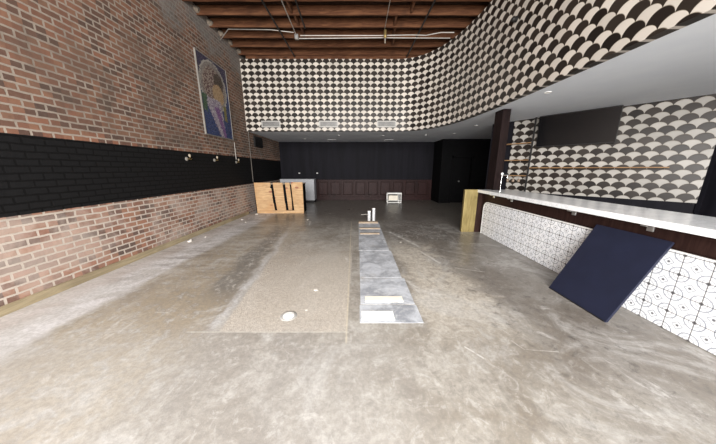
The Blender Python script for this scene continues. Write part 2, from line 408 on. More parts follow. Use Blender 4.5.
# ------------------------------------------------------------------ mesh helpers
def bx(bm, x0, x1, y0, y1, z0, z1, bev=0.0):
    v = [bm.verts.new((x, y, z)) for x in (x0, x1) for y in (y0, y1) for z in (z0, z1)]
    fs = [bm.faces.new([v[i] for i in q]) for q in ((0,1,3,2),(4,6,7,5),(0,4,5,1),(2,3,7,6),(0,2,6,4),(1,5,7,3))]
    if bev:
        es = list({e for f in fs for e in f.edges})
        bmesh.ops.bevel(bm, geom=es, offset=bev, segments=2, affect='EDGES', profile=0.5)
    return bm
def box(*a, bev=0.0): return bx(bmesh.new(), *a, bev=bev)
def tube(bm, pts, r, n=10, cap=True):
    pts = [Vector(p) for p in pts]; rings = []
    for i, p in enumerate(pts):
        d = (pts[min(i+1, len(pts)-1)] - pts[max(i-1, 0)]).normalized()
        a = Vector((0, 0, 1)) if abs(d.z) < 0.9 else Vector((1, 0, 0))
        u = d.cross(a).normalized(); w_ = d.cross(u)
        rr = r[i] if isinstance(r, (list, tuple)) else r
        rings.append([bm.verts.new(p + (u * math.cos(t) + w_ * math.sin(t)) * rr) for t in (2*PI*k/n for k in range(n))])
    for A, B in zip(rings, rings[1:]):
        for k in range(n): bm.faces.new((A[k], A[(k+1) % n], B[(k+1) % n], B[k]))
    if cap: bm.faces.new(rings[0][::-1]); bm.faces.new(rings[-1])
    return bm
def lathe(bm, prof, n=20, c=(0, 0, 0)):
    rings = [[bm.verts.new((c[0]+max(r, 1e-4)*math.cos(2*PI*k/n), c[1]+max(r, 1e-4)*math.sin(2*PI*k/n), c[2]+z)) for k in range(n)] for r, z in prof]
    for A, B in zip(rings, rings[1:]):
        for k in range(n): bm.faces.new((A[k], A[(k+1) % n], B[(k+1) % n], B[k]))
    bm.faces.new(rings[0][::-1]); bm.faces.new(rings[-1])
    return bm
def prism(bm, poly, z0, z1):
    a = [bm.verts.new((x, y, z0)) for x, y in poly]; b = [bm.verts.new((x, y, z1)) for x, y in poly]
    n = len(poly)
    fs = [bm.faces.new(a[::-1]), bm.faces.new(b)]
    for i in range(n): bm.faces.new((a[i], a[(i+1) % n], b[(i+1) % n], b[i]))
    bmesh.ops.triangulate(bm, faces=fs)
    return bm
def obj(name, bm, mat, parent=None, smooth=False):
    bmesh.ops.recalc_face_normals(bm, faces=bm.faces)
    me = bpy.data.meshes.new(name); bm.to_mesh(me); bm.free()
    me.materials.append(MT[mat] if isinstance(mat, str) else mat)
    if smooth:
        for p in me.polygons: p.use_smooth = True
        try: me.set_sharp_from_angle(angle=0.7)
        except Exception: pass
    o = bpy.data.objects.new(name, me); COL.objects.link(o)
    if parent: o.parent = parent
    return o
def thing(name, label, cat, loc=(0, 0, 0), rot=(0, 0, 0), group=None):
    o = bpy.data.objects.new(name, None); COL.objects.link(o); o.empty_display_size = 0.1
    o.location = loc; o.rotation_euler = rot; o['label'] = label; o['category'] = cat
    if group: o['group'] = group
    return o
def tag(o, label, cat, group=None, loc=None):
    o['label'] = label; o['category'] = cat
    if group: o['group'] = group
    if loc: o.location = loc
    return o
def struct(name, bm, mat, label=None, parent=None):
    o = obj(name, bm, mat, parent)
    if not parent:
        o['kind'] = 'structure'
        if label: o['label'] = label
    return o
def dup(root, loc=None, label=None, rot=None):
    r = root.copy(); COL.objects.link(r)
    if loc: r.location = loc
    if rot: r.rotation_euler = rot
    if label: r['label'] = label
    for ch in list(root.children):
        c = ch.copy(); COL.objects.link(c); c.parent = r
        for g in list(ch.children):
            d = g.copy(); COL.objects.link(d); d.parent = c
    return r

# ------------------------------------------------------------------ setting
XL, XR, YB, YF = -4.0, 6.7, 12.33, -4.8
ZS = 2.93                      # underside of the soffit
ZT = 5.225                      # top of the tiled wall
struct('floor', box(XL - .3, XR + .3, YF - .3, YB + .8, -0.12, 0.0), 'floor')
struct('wall_left', box(XL - .3, XL, YF - .3, YB + .3, 0, 6.0), 'brick')
struct('wall_right', box(XR, XR + .2, YF - .3, YB + .8, 0, 6.0), 'black')
bm = box(XL, XR, YB, YB + .2, 0, 6.0)                     # rear wall of the room
struct('wall_back', bm, 'black')
# nearer black wall on the right with the doorway
bm = bmesh.new()
bx(bm, 3.87, 4.42, 11.13, YB, 0, ZS + .05)
bx(bm, 5.32, XR, 11.13, 11.33, 0, ZS + .05)
bx(bm, 4.42, 5.32, 11.13, 11.33, 2.12, ZS + .05)
struct('wall_rear_right', bm, 'flatblack')
d = struct('door_1', box(4.45, 5.29, 11.24, 11.285, 0.015, 2.10, bev=.004), 'flatblack')
bm = lathe(bmesh.new(), [(0.028, 0), (0.028, .008), (0.012, .012), (0.012, .04), (0.03, .05), (0.033, .065), (0.02, .085), (0, .09)])
bmesh.ops.transform(bm, matrix=Matrix.Translation((4.80, 11.24, 1.03)) @ Matrix.Rotation(PI/2, 4, 'X'), verts=bm.verts)
obj('door_knob', bm, 'steel', d, True)
bm = bmesh.new()
bx(bm, 4.36, 4.43, 11.10, 11.13, 0, 2.19); bx(bm, 5.31, 5.38, 11.10, 11.13, 0, 2.19); bx(bm, 4.36, 5.38, 11.10, 11.13, 2.11, 2.19)
struct('trim_1', bm, 'flatblack')
# storefront wall behind the camera
bm = bmesh.new()
bx(bm, XL, XR, YF - .2, YF, 0, 0.35); bx(bm, XL, XR, YF - .2, YF, 5.05, 6.0)
bx(bm, XL, -3.9, YF - .2, YF, .35, 5.05); bx(bm, 3.15, XR, YF - .2, YF, .35, 5.05)
struct('wall_front', bm, 'wpanel')
struct('ceiling', box(XL - .3, XR + .2, YF - .2, YB + .8, 5.535, 5.65), 'deck')

# path of the curved tiled bulkhead
ctrl = [(-4.0, 8.87), (0.9, 8.87), (1.35, 8.87), (1.72, 8.81), (2.07, 8.62), (2.37, 8.30), (2.61, 7.88), (2.78, 7.38), (2.89, 6.80), (2.955, 6.2), (3.00, 5.5), (3.02, 4.8), (3.02, YF)]
def catmull(P, n=6):
    out = []
    for i in range(len(P) - 1):
        if i in (0, len(P) - 2): out.append(Vector(P[i])); continue
        p0, p1, p2, p3 = (Vector(P[k]) for k in (i-1, i, i+1, min(i+2, len(P)-1)))
        l = (p2 - p1).length
        m1 = (p2 - p0).normalized() * l; m2 = (p3 - p1).normalized() * l
        for k in range(n):
            t = k / n
            out.append(p1*(2*t**3-3*t*t+1) + m1*(t**3-2*t*t+t) + p2*(-2*t**3+3*t*t) + m2*(t**3-t*t))
    out.append(Vector(P[-1])); return out
path = catmull(ctrl)
def ribbon_wall(name, path, z0, z1, th, mat, parent=None):
    "thick wall following a path, its room face carrying UV in metres"
    bm = bmesh.new(); uv = bm.loops.layers.uv.new('UVMap')
    nrm = []
    for i in range(len(path)):
        d_ = (path[min(i+1, len(path)-1)] - path[max(i-1, 0)]).normalized(); nrm.append(Vector((-d_.y, d_.x)))
    F0 = [bm.verts.new((p.x, p.y, z0)) for p in path]; F1 = [bm.verts.new((p.x, p.y, z1)) for p in path]
    Q = [p + n * th for p, n in zip(path, nrm)]
    B0 = [bm.verts.new((p.x, p.y, z0)) for p in Q]; B1 = [bm.verts.new((p.x, p.y, z1)) for p in Q]
    s = [0.0]
    for a, b in zip(path, path[1:]): s.append(s[-1] + (b - a).length)
    for i in range(len(path) - 1):
        for quad, zz in (((F0[i], F0[i+1], F1[i+1], F1[i]), (z0, z0, z1, z1)), ((B0[i+1], B0[i], B1[i], B1[i+1]), (z0, z0, z1, z1)),
                         ((F1[i], F1[i+1], B1[i+1], B1[i]), (z1,)*4), ((F0[i+1], F0[i], B0[i], B0[i+1]), (z0,)*4)):
            f = bm.faces.new(quad)
            for lp, z in zip(f.loops, zz):
                vi = lp.vert
                j = i + 1 if vi in (F0[i+1], F1[i+1], B0[i+1], B1[i+1]) else i
                lp[uv].uv = (s[j], z)
    bm.faces.new((F0[0], F1[0], B1[0], B0[0])); bm.faces.new((F0[-1], B0[-1], B1[-1], F1[-1]))
    o = obj(name, bm, mat, parent, True)
    return o
wc = ribbon_wall('wall_curved', path, ZS, ZT, 0.12, 'scale'); wc['kind'] = 'structure'
# soffit slab behind / under it
inner = []
for i, p in enumerate(path):
    d_ = (path[min(i+1, len(path)-1)] - path[max(i-1, 0)]).normalized(); inner.append((p.x - d_.y * 0.03, p.y + d_.x * 0.03))
poly = inner + [(XR, YF), (XR, YB), (-4.0, YB)]
struct('ceiling_soffit', prism(bmesh.new(), poly, ZS + 0.004, ZS + 0.10), 'soffit')
# back-bar wall: diagonal, its left end bare black, then fish-scale tile
A = Vector((4.46, 7.07)); D = (Vector((5.08, 6.32)) - A).normalized()
a0 = A - D * 0.60; a1 = A + D * 3.35
bm = bmesh.new(); N_ = Vector((-D.y, D.x))
prism(bm, [tuple(a0 + N_*0.035), tuple(a1 + N_*0.035), tuple(a1 + N_*0.2), tuple(a0 + N_*0.2)], 0, ZS)
struct('wall_bar_back', bm, 'black')
o = ribbon_wall('trim_2', [A, a1], 0.95, ZS, 0.03, 'scale_bar_shaded'); o['kind'] = 'structure'
bm = prism(bmesh.new(), [(a1.x, a1.y), (XR, a1.y), (XR, a1.y + .12), (a1.x + .1, a1.y + .12)], 0, ZS)
struct('wall_bar_return', bm, 'black')

# lumber baseboard along the brick, wainscot on the back wall
struct('baseboard_left', box(XL, XL + 0.045, YF, 8.30, 0.0, 0.10, bev=.004), 'base')
struct('baseboard_back', box(-2.2, 3.87, YB - .06, YB, 0.0, 0.16, bev=.006), 'wains')
bm = bmesh.new()
bx(bm, -3.99, 3.86, YB - .022, YB, 0.16, 1.02)
t = struct('trim_3', bm, 'wains')
bm = bmesh.new(); bx(bm, -3.99, 3.86, YB - .055, YB, 1.02, 1.06, bev=.008); struct('wainscot_cap', bm, 'wains', parent=t)
pitch = 0.655
bmp = None
for k in range(9):
    x0 = -2.10 + k * pitch
    bm = bmesh.new()
    xa, xb, za, zb, y0, wd = x0, x0 + .52, .25, .96, YB - .022, .035
    bx(bm, xa, xa+wd, y0-.022, y0, za, zb, bev=.006); bx(bm, xb-wd, xb, y0-.022, y0, za, zb, bev=.006)
    bx(bm, xa+wd, xb-wd, y0-.022, y0, za, za+wd, bev=.006); bx(bm, xa+wd, xb-wd, y0-.022, y0, zb-wd, zb, bev=.006)
    struct('panel_moulding', bm, 'barwood', parent=t)
    struct('raised_panel', box(xa+.05, xb-.05, y0-.012, y0, za+.05, zb-.05, bev=.01), 'wains', parent=t)
    struct('stile', box(xb+.045, xb+.06, y0-.016, y0, .17, 1.01, bev=.004), 'barwood', parent=t)

# ------------------------------------------------------------------ roof joists
ordn = ['first', 'second', 'third', 'fourth', 'fifth', 'sixth', 'seventh', 'eighth', 'ninth']
JY = [8.86, 8.35, 7.83, 7.31, 6.80, 6.29, 5.78, 5.27, 4.76]
JB = 5.33
for i, y in enumerate(JY):
    t = thing('ceiling_joist', 'rough brown roof joist running wall to wall, %s one out from the tiled wall' % ordn[i], 'joist', (XL, y - .05, JB), group='roof joists')
    bm = bmesh.new(); bx(bm, 0.0, 10.6, 0, .05, 0, .203)
    bmesh.ops.subdivide_edges(bm, edges=[e for e in bm.edges if abs(e.verts[0].co.x - e.verts[1].co.x) > 1], cuts=24)
    for v in bm.verts:
        v.co.y += random.uniform(-.004, .004); v.co.z += random.uniform(-.006, .006) if v.co.z < .1 else 0
    obj('beam', bm, 'joist', t)
    bm = bmesh.new(); bmesh.ops.create_icosphere(bm, subdivisions=2, radius=1)
    for v in bm.verts:
        r = 1 + random.uniform(-.18, .18); v.co = Vector((v.co.x * .09 * r + .02, v.co.y * .09 * r - .02, v.co.z * .075 * r + .10))
    obj('mortar_pad', bm, 'plaster', t)
# blocking between joists
blk = [(-1.62, 3), (-1.58, 2), (-0.9, 5), (1.22, 5), (1.28, 4), (0.95, 3), (1.0, 2), (-1.66, 4), (1.05, 1)]
for k, (x, i) in enumerate(blk):
    o = obj('joist_blocking', box(0, .05, JY[i+1] + .004, JY[i] - .054, JB + .02, JB + .20), 'joist')
    tag(o, 'wood block between %s and %s joists from the tiled wall, %s' % (ordn[i], ordn[i+1], 'on the left' if x < 0 else 'towards the right'), 'blocking', 'blocking between the joists', (x, 0, 0))
# rim board above tiled wall
o = obj('rim_board', box(XL + .2, 3.1, 8.89, 8.925, ZT + .002, 5.53), 'joist'); tag(o, 'dark rim board closing the roof above the straight tiled wall', 'board')

# pipes and conduits under the roof
def pipe(name, pts, r, mat, label, cat, group=None, n=8):
    o = obj(name, tube(bmesh.new(), pts, r, n), mat, None, True); return tag(o, label, cat, group)
zc = 5.28
def depthpipe(name, xa, ya, xb, yb, z, r, mat, label, cat, hang=()):
    o = pipe(name, [(xa, ya, z), (xb, yb, z)], r, mat, label, cat, 'pipes running below the joists'); return o
depthpipe('gas_pipe', -2.17, 4.5, -2.13, 8.84, zc + .005, .022, 'iron', 'black iron pipe under the joists nearest the brick wall', 'pipe')
depthpipe('steel_conduit', -1.68, 4.5, -1.74, 7.50, zc, .014, 'conduit', 'thin dull metal conduit under the joists left of centre, ending at the junction box', 'conduit')
depthpipe('gas_pipe', -1.36, 4.5, -1.42, 7.22, zc, .020, 'iron', 'short black pipe under the joists just right of the junction conduit', 'pipe')
depthpipe('steel_conduit', 0.72, 4.5, 0.72, 7.35, zc, .008, 'conduit', 'thin brown wire conduit running back to the hanging canister', 'conduit')
depthpipe('gas_pipe', 1.77, 4.5, 1.64, 8.84, zc, .022, 'iron', 'black iron pipe under the joists nearest the curved wall', 'pipe')
t = thing('junction_box', 'small grey junction box where conduits meet under the joists', 'junction box', (-1.74, 7.58, zc - .04))
obj('box', box(-.05, .05, -.04, .04, -.05, .07, bev=.006), 'conduit', t)
obj('cover_plate', box(-.045, .045, -.046, -.0405, -.045, .065), 'steel', t)
pipe('steel_conduit', [(-3.985, 7.72, 5.24), (-3.56, 7.39, 5.345), (-2.4, 7.42, 5.345), (-1.80, 7.50, 5.32)], .011, 'conduit', 'thin bright conduit from the brick wall across to the junction box', 'conduit', 'conduits across the joists')
pipe('steel_conduit', [(-1.68, 7.62, zc - .05), (0.6, 7.58, zc - .05), (2.62, 7.60, zc - .05)], .014, 'conduit', 'lower of the two conduits crossing from the junction box to the curved wall', 'conduit', 'conduits across the joists')
pipe('steel_conduit', [(-1.62, 7.50, zc - .035), (0.6, 7.50, zc - .035), (1.5, 7.46, zc - .04), (1.9, 7.48, zc - .04), (2.3, 7.46, zc + .02), (2.66, 7.42, zc + .0)], .014, 'conduit', 'upper of the two conduits crossing from the junction box to the curved wall', 'conduit', 'conduits across the joists')
t = thing('pendant_socket', 'brown canister lamp socket hanging below the conduits', 'lamp', (0.74, 7.28, zc - .02))
obj('canister', lathe(bmesh.new(), [(.018, .02), (.04, .0), (.045, -.12), (.04, -.17), (.02, -.19)], 14), 'brassold', t, True)
obj('socket', lathe(bmesh.new(), [(.016, -.19), (.02, -.22), (.016, -.25)], 10), 'conduit', t, True)
obj('bulb_base', lathe(bmesh.new(), [(.012, -.25), (.018, -.28), (.008, -.31)], 10), 'bulb', t, True)

# ------------------------------------------------------------------ things on the brick wall
t = thing('mosaic_panel', 'tall framed mosaic in blue, violet and ochre high on the brick wall', 'artwork', (XL, 7.10, 3.48))
bm = bmesh.new(); uv = bm.loops.layers.uv.new('UVMap')
bx(bm, 0.0, 0.03, -.66, .66, -.97, .97)
for f in bm.faces:
    for lp in f.loops: lp[uv].uv = ((lp.vert.co.y + .66) / 1.32, (lp.vert.co.z + .97) / 1.94)
obj('mosaic', bm, 'mosaic', t)
bm = bmesh.new()
for a in ((-.685, -.66, -.995, .995), (.66, .685, -.995, .995), (-.66, .66, -.995, -.97), (-.66, .66, .97, .995)): bx(bm, 0, .045, *a, bev=.005)
obj('frame', bm, 'frame', t)
def sconce(y, z, label):
    t = thing('wall_sconce', label, 'wall lamp', (XL, y, z), group='bare sconces on the black band')
    bm = lathe(bmesh.new(), [(.045, 0), (.045, .012), (.025, .03), (.012, .034)], 16)
    bmesh.ops.transform(bm, matrix=Matrix.Rotation(PI/2, 4, 'Y'), verts=bm.verts); obj('back_plate', bm, 'frame', t, True)
    obj('arm', tube(bmesh.new(), [(.03, 0, 0), (.08, 0, 0), (.10, -.01, .03), (.10, -.02, .06)], .009), 'brassold', t, True)
    obj('bulb', lathe(bmesh.new(), [(.012, .06), (.022, .08), (.026, .10), (.020, .12), (.005, .13)], 14, (.10, -.02, -.02)), 'bulb', t, True)
    obj('wire_stub', tube(bmesh.new(), [(.02, .03, .0), (.05, .08, -.01), (.055, .11, .01)], .006), 'brassold', t, True)
    return t
s0 = sconce(5.60, 1.83, 'bare wall sconce on the black band, nearest the camera')
dup(s0, (XL, 6.68, 1.84), 'bare wall sconce on the black band, middle one of three')
dup(s0, (XL, 7.86, 1.82), 'bare wall sconce on the black band at the foot of the thin pipe')
pipe('wall_conduit', [(XL + .012, 7.86, 1.90), (XL + .012, 7.86, 2.44)], .009, 'conduit', 'short thin vertical conduit on brick above the farthest sconce', 'conduit')
pipe('wall_conduit', [(XL + .02, 8.93, 1.12), (XL + .02, 8.93, 2.925)], .013, 'dullpipe', 'tall vertical conduit on the brick under the soffit edge', 'conduit')
t = thing('wall_grille', 'dark metal grille set high in the brick beneath the soffit', 'vent', (XL, 9.75, 2.62))
obj('frame', box(0, .03, -.40, .40, -.18, .22, bev=.004), 'iron', t)
for k in range(6):
    obj('slat', box(.03, .05, -.36, .36, -.15 + k*.06, -.12 + k*.06), 'iron', t)

# ------------------------------------------------------------------ air grilles in the tiled wall
def grille(x, label):
    t = thing('air_grille', label, 'vent', (x, 8.87, 3.165), group='air grilles along the tiled wall')
    bm = bmesh.new()
    for a in ((-.34, -.30, -.11, .11), (.30, .34, -.11, .11), (-.30, .30, -.11, -.075), (-.30, .30, .075, .11)):
        bx(bm, a[0], a[1], -.018, 0, a[2], a[3], bev=.003)
    obj('frame', bm, 'grillef', t)
    obj('backing', box(-.30, .30, -.004, 0, -.075, .075), 'grille', t)
    bm = bmesh.new()
    for k in range(15): bx(bm, -.29 + k*.0405, -.278 + k*.0405, -.014, -.004, -.073, .073)
    obj('louvres', bm, 'grillef', t)
    return t
g = grille(-3.11, 'grey air grille in the tiled wall, leftmost of three near the brick')
dup(g, (-1.05, 8.87, 3.165), 'grey air grille in the tiled wall, middle of three')
dup(g, (1.02, 8.87, 3.165), 'grey air grille in the tiled wall, rightmost, before the curve')
t = thing('spot_camera', 'small dark round fitting mounted on the curved tiled wall', 'fitting', (3.0, 5.13, 4.36))
bm = lathe(bmesh.new(), [(.05, 0), (.05, .02), (.035, .03), (.035, .05)], 16)
bmesh.ops.transform(bm, matrix=Matrix.Rotation(-PI/2, 4, 'Y'), verts=bm.verts); obj('base', bm, 'iron', t, True)
bm = bmesh.new(); bmesh.ops.create_uvsphere(bm, u_segments=14, v_segments=8, radius=.042)
bmesh.ops.translate(bm, vec=(-.06, 0, 0), verts=bm.verts); obj('dome', bm, 'iron', t, True)

# soffit fittings
def downlight(x, y, label):
    t = thing('recessed_downlight', label, 'ceiling light', (x, y, ZS), group='small downlights in the soffit')
    bm = bmesh.new(); n = 20
    R = [[bm.verts.new((r*math.cos(2*PI*k/n), r*math.sin(2*PI*k/n), z)) for k in range(n)] for r, z in ((.055, .003), (.055, -.008), (.042, -.008), (.038, .003))]
    for a, b in zip(R, R[1:]):
        for k in range(n): bm.faces.new((a[k], a[(k+1)%n], b[(k+1)%n], b[k]))
    obj('trim_ring', bm, 'white', t, True)
    obj('lens', lathe(bmesh.new(), [(.039, -.003), (.039, .003)], 18), 'bulb', t)
    return t
sp = [(-0.77, 9.97, 'left of the pair over the middle of the room'), (1.02, 9.97, 'right of the pair over the middle of the room'), (2.72, 9.85, 'behind the bend of the tiled wall'),
      (3.69, 9.45, 'above the path to the black door'), (3.70, 7.76, 'midway over the aisle beside the bar'), (3.38, 4.54, 'over the bar counter near the curved wall'), (-2.41, 11.1, 'in front of the back wall at the left')]
s0 = downlight(sp[0][0], sp[0][1], 'small round downlight in the soffit, ' + sp[0][2])
for x, y, l in sp[1:]: dup(s0, (x, y, ZS), 'small round downlight in the soffit, ' + l)
def slot(x, label):
    t = thing('slot_diffuser', label, 'vent', (x, 11.46, ZS), group='slot diffusers in the soffit')
    obj('frame', box(-.2, .2, -.09, .09, -.012, .004, bev=.003), 'white', t)
    bm = bmesh.new()
    for k in range(3): bx(bm, -.18, .18, -.065 + k*.05, -.04 + k*.05, -.016, -.012)
    obj('louvres', bm, 'grille', t); return t
s0 = slot(-1.22, 'pale slot diffuser in the soffit, left one'); dup(s0, (1.45, 11.46, ZS), 'pale slot diffuser in the soffit, right one')

# ------------------------------------------------------------------ plywood-faced counter and white panel
t = thing('plywood_counter', 'unfinished plywood-faced counter standing against the brick wall', 'counter', (XL, 8.45, 0))
def sheet(name, q, y0=0.0, y1=.02, mat='ply'):
    bm = bmesh.new()
    a = [bm.verts.new((x, y0, z)) for x, z in q]; b = [bm.verts.new((x, y1, z)) for x, z in q]
    bm.faces.new(a); bm.faces.new(b[::-1])
    for i in range(len(q)): bm.faces.new((a[i], a[(i+1) % len(q)], b[(i+1) % len(q)], b[i]))
    return obj(name, bm, mat, t)
sheet('plywood_sheet', [(.28, .11), (.93, .11), (.91, .36), (.895, .37), (.88, .60), (.865, .90), (.81, .95), (.845, 1.01), (.84, 1.12), (.25, 1.12)])
sheet('plywood_sheet', [(1.02, .11), (1.345, .11), (1.335, .35), (1.32, .37), (1.30, .70), (1.28, 1.12), (.93, 1.12), (.96, .70), (.99, .40)])
sheet('plywood_sheet', [(1.44, .13), (1.57, .13), (1.57, .5), (1.53, 1.12), (1.37, 1.12), (1.39, .8), (1.41, .5)])
sheet('plywood_sheet', [(1.65, .11), (2.0, .11), (2.0, 1.14), (1.585, 1.14), (1.60, .9), (1.62, .5)])
obj('bottom_rail', box(.28, 2.0, -.004, .02, 0.0, .108), 'ply', t)
obj('carcass', box(.24, 1.96, .024, .62, .0, 1.06), 'flatblack', t)
obj('top_board', box(.24, 1.98, .022, .64, 1.062, 1.09, bev=.003), 'tan', t)
t = thing('melamine_cabinet', 'pale grey cabinet side standing behind the plywood counter', 'cabinet', (-3.03, 11.2, 0))
obj('body', box(-.68, .93, .0, .55, .12, 1.10, bev=.004), 'wpanel', t)
obj('toe_kick', box(-.66, .90, .05, .53, 0, .118), 'iron', t)
obj('top', box(-.69, .94, -.02, .57, 1.102, 1.13, bev=.004), 'wpanel', t)
def outlet(x, label):
    t = thing('wall_outlet', label, 'outlet', (x, YB, 1.39), group='outlets on the black back wall')
    obj('plate', box(-.04, .04, -.008, 0, -.025, .025, bev=.003), 'white', t)
    obj('socket', box(-.02, .02, -.011, -.008, -.012, .012, bev=.002), 'grillef', t); return t
o0 = outlet(-3.05, 'small white outlet plate on the black back wall, left one'); dup(o0, (-2.12, YB, 1.39), 'small white outlet plate on the black back wall, right one')

# ------------------------------------------------------------------ small white rack at the back wall
t = thing('metal_rack', 'small low white wire rack on the floor before the wainscot', 'rack', (1.73, 11.0, 0))
bm = bmesh.new()
bm.free()
for x in (-.34, .20, .31):
    for y in (0, .30): obj('upright', box(x, x + .025, y, y + .025, 0, .50, bev=.003), 'white', t)
obj('top_shelf', box(-.34, .34, -.005, .33, .44, .50, bev=.004), 'white', t)
obj('shelf', box(-.34, .34, -.005, .33, .13, .15, bev=.002), 'white', t)
obj('bottom_shelf', box(-.34, .34, -.005, .33, .02, .05, bev=.003), 'white', t)
obj('carton', box(-.27, .17, .02, .28, .152, .37, bev=.004), 'cream', t)

# ------------------------------------------------------------------ floor fittings
t0 = None
secs = [(2.17, 2.50, .02, .70), (2.52, 3.20, .03, .69), (3.22, 4.40, .03, .66), (4.42, 6.98, .02, .63)]
nm = ['nearest', 'second', 'third', 'farthest']
for k, (y0, y1, x0, x1) in enumerate(secs):
    o = obj('trench_cover', box(0, x1 - x0, 0, y1 - y0, .0005, .004), 'trench')
    tag(o, 'dusty grey cover plate over the floor trench, %s section' % nm[k], 'cover plate', 'trench cover plates', (x0, y0, 0))
def board(x0, x1, y0, y1, z, h, mat, label, skew=0.0):
    bm = bx(bmesh.new(), 0, x1-x0, 0, y1-y0, 0, h, bev=.002)
    o = obj('board_offcut', bm, mat); tag(o, label, 'board', 'board offcuts on the trench cover', (x0, y0, z)); o.rotation_euler.z = skew
board(.04, .40, 2.215, 2.365, .0045, .012, 'white', 'bright white board offcut on the nearest trench plate')
board(.09, .56, 2.565, 2.68, .0045, .012, 'cream', 'cream board offcut on the second trench plate', .0)
board(.05, .54, 5.60, 5.70, .0045, .02, 'tan', 'narrow pale strip of wood across the far trench plate, nearer one')
board(.04, .60, 6.12, 6.22, .0045, .02, 'tan', 'narrow pale strip of wood across the far trench plate, farther one')
board(.02, .60, 6.80, 7.00, .0045, .03, 'tan', 'tan board at the far end of the trench under the pipe stubs')
def stub(x, y, h, r, label, arm=False):
    t = thing('pipe_stub', label, 'pipe', (x, y, .0), group='capped pipe stubs')
    obj('pipe', lathe(bmesh.new(), [(r, 0), (r, h - .03)], 18), 'zinc', t, True)
    obj('cap', lathe(bmesh.new(), [(r + .001, h - .03), (r + .001, h - .006), (r - .008, h)], 18), 'white', t, True)
    if arm: obj('hose', tube(bmesh.new(), [(-r, 0, h - .12), (-.12, -.02, h - .10), (-.20, -.03, h - .12), (-.25, -.03, h - .11)], .010), 'conduit', t, True)
stub(.345, 7.07, .34, .048, 'shorter shiny pipe stub rising from the floor at the trench end', True)
stub(.49, 7.10, .42, .048, 'taller shiny pipe stub rising from the floor at the trench end')
# drain
t = thing('floor_drain', 'round white floor drain cover in the rough concrete patch', 'drain', (-.775, 2.29, 0))
obj('cover', lathe(bmesh.new(), [(.062, .001), (.062, .004), (.055, .006)], 28), 'white', t, True)
bm = bmesh.new(); n = 28
R = [[bm.verts.new((r*math.cos(2*PI*k/n), r*math.sin(2*PI*k/n), z)) for k in range(n)] for r, z in ((.066, .001), (.068, .006), (.088, .004), (.092, .001))]
for a, b in zip(R, R[1:]):
    for k in range(n): bm.faces.new((a[k], a[(k+1)%n], b[(k+1)%n], b[k]))
obj('ring', bm, 'grillef', t, True)
def chip(x, y, s, label, mat='chip', h=.5):
    bm = bmesh.new(); bmesh.ops.create_icosphere(bm, subdivisions=2, radius=1)
    for v in bm.verts:
        r = 1 + random.uniform(-.22, .22)
        v.co = Vector((v.co.x * s * r, v.co.y * s * .7 * r, max(v.co.z, -.6) * s * h * r + s * h * .55))
    mz = min(v.co.z for v in bm.verts)
    for v in bm.verts: v.co.z -= mz
    o = obj('plaster_chip', bm, mat); tag(o, label, 'debris', 'plaster chips on the floor', (x, y, .001)); o.rotation_euler.z = random.uniform(0, 3)
chip(-.57, 2.86, .038, 'flat white plaster chip on the rough patch beyond the drain', h=.15)
chip(-.60, 2.40, .018, 'tiny white plaster chip on the rough patch right of the drain', h=.2)
chip(-3.62, 8.15, .06, 'plaster chip on the floor before the plywood counter')
chip(-3.78, 4.98, .045, 'largest plaster chip along the lumber baseboard')
chip(-3.84, 5.10, .03, 'plaster chip right beside the largest one at the baseboard')
chip(-3.66, 5.35, .022, 'small plaster chip a step beyond the largest at the baseboard')
chip(-3.74, 7.30, .035, 'plaster chip along the baseboard towards the plywood counter')
chip(-3.45, 6.95, .025, 'small plaster chip on the dusty strip below the mosaic')
chip(-1.62, 7.3, .05, 'pale chip on the floor right of the plywood counter', h=.2)
chip(0.95, 4.95, .03, 'pale chip on the floor right of the trench', h=.2)

# ------------------------------------------------------------------ bar
YE = 5.84; YN = 1.2
t = thing('bar_cabinet', 'dark wood bar with patterned tile front and a rounded tile corner', 'bar', (3.15, YE, 0))
def rel(bm):
    bmesh.ops.translate(bm, vec=(-3.15, -YE, 0), verts=bm.verts); return bm
obj('front_panel', rel(box(3.16, 3.21, YN, YE - .002, 0, 1.03)), 'barwood', t)
obj('apron', rel(box(3.135, 3.16, YN, YE - .002, .84, 1.03, bev=.003)), 'barwood', t)
# tile field with rounded far top corner (y,z outline)
def outline(y_far, y_near, z0, z1, r, n=8):
    q = [(y_near, z0), (y_far, z0)]
    for k in range(n + 1):
        a = k / n * PI / 2; q.append((y_far - r + r * math.cos(a), z1 - r + r * math.sin(a)))
    q.append((y_near, z1)); return q
def extr(q, x0, x1, uvs=False):
    bm = bmesh.new(); uv = bm.loops.layers.uv.new('UVMap')
    a = [bm.verts.new((x0, y, z)) for y, z in q]; b = [bm.verts.new((x1, y, z)) for y, z in q]
    bm.faces.new(a); bm.faces.new(b[::-1])
    for i in range(len(q)): bm.faces.new((a[i], a[(i+1) % len(q)], b[(i+1) % len(q)], b[i]))
    for f in bm.faces:
        for lp in f.loops: lp[uv].uv = (10 - lp.vert.co.y, lp.vert.co.z)
    return bm
obj('tile_field', rel(extr(outline(5.735, YN, .004, .80, .16), 3.142, 3.160)), 'enc', t)
q = outline(5.75, YN, .0, .815, .172); qi = outline(5.736, YN, .0, .801, .16)
bm = bmesh.new()
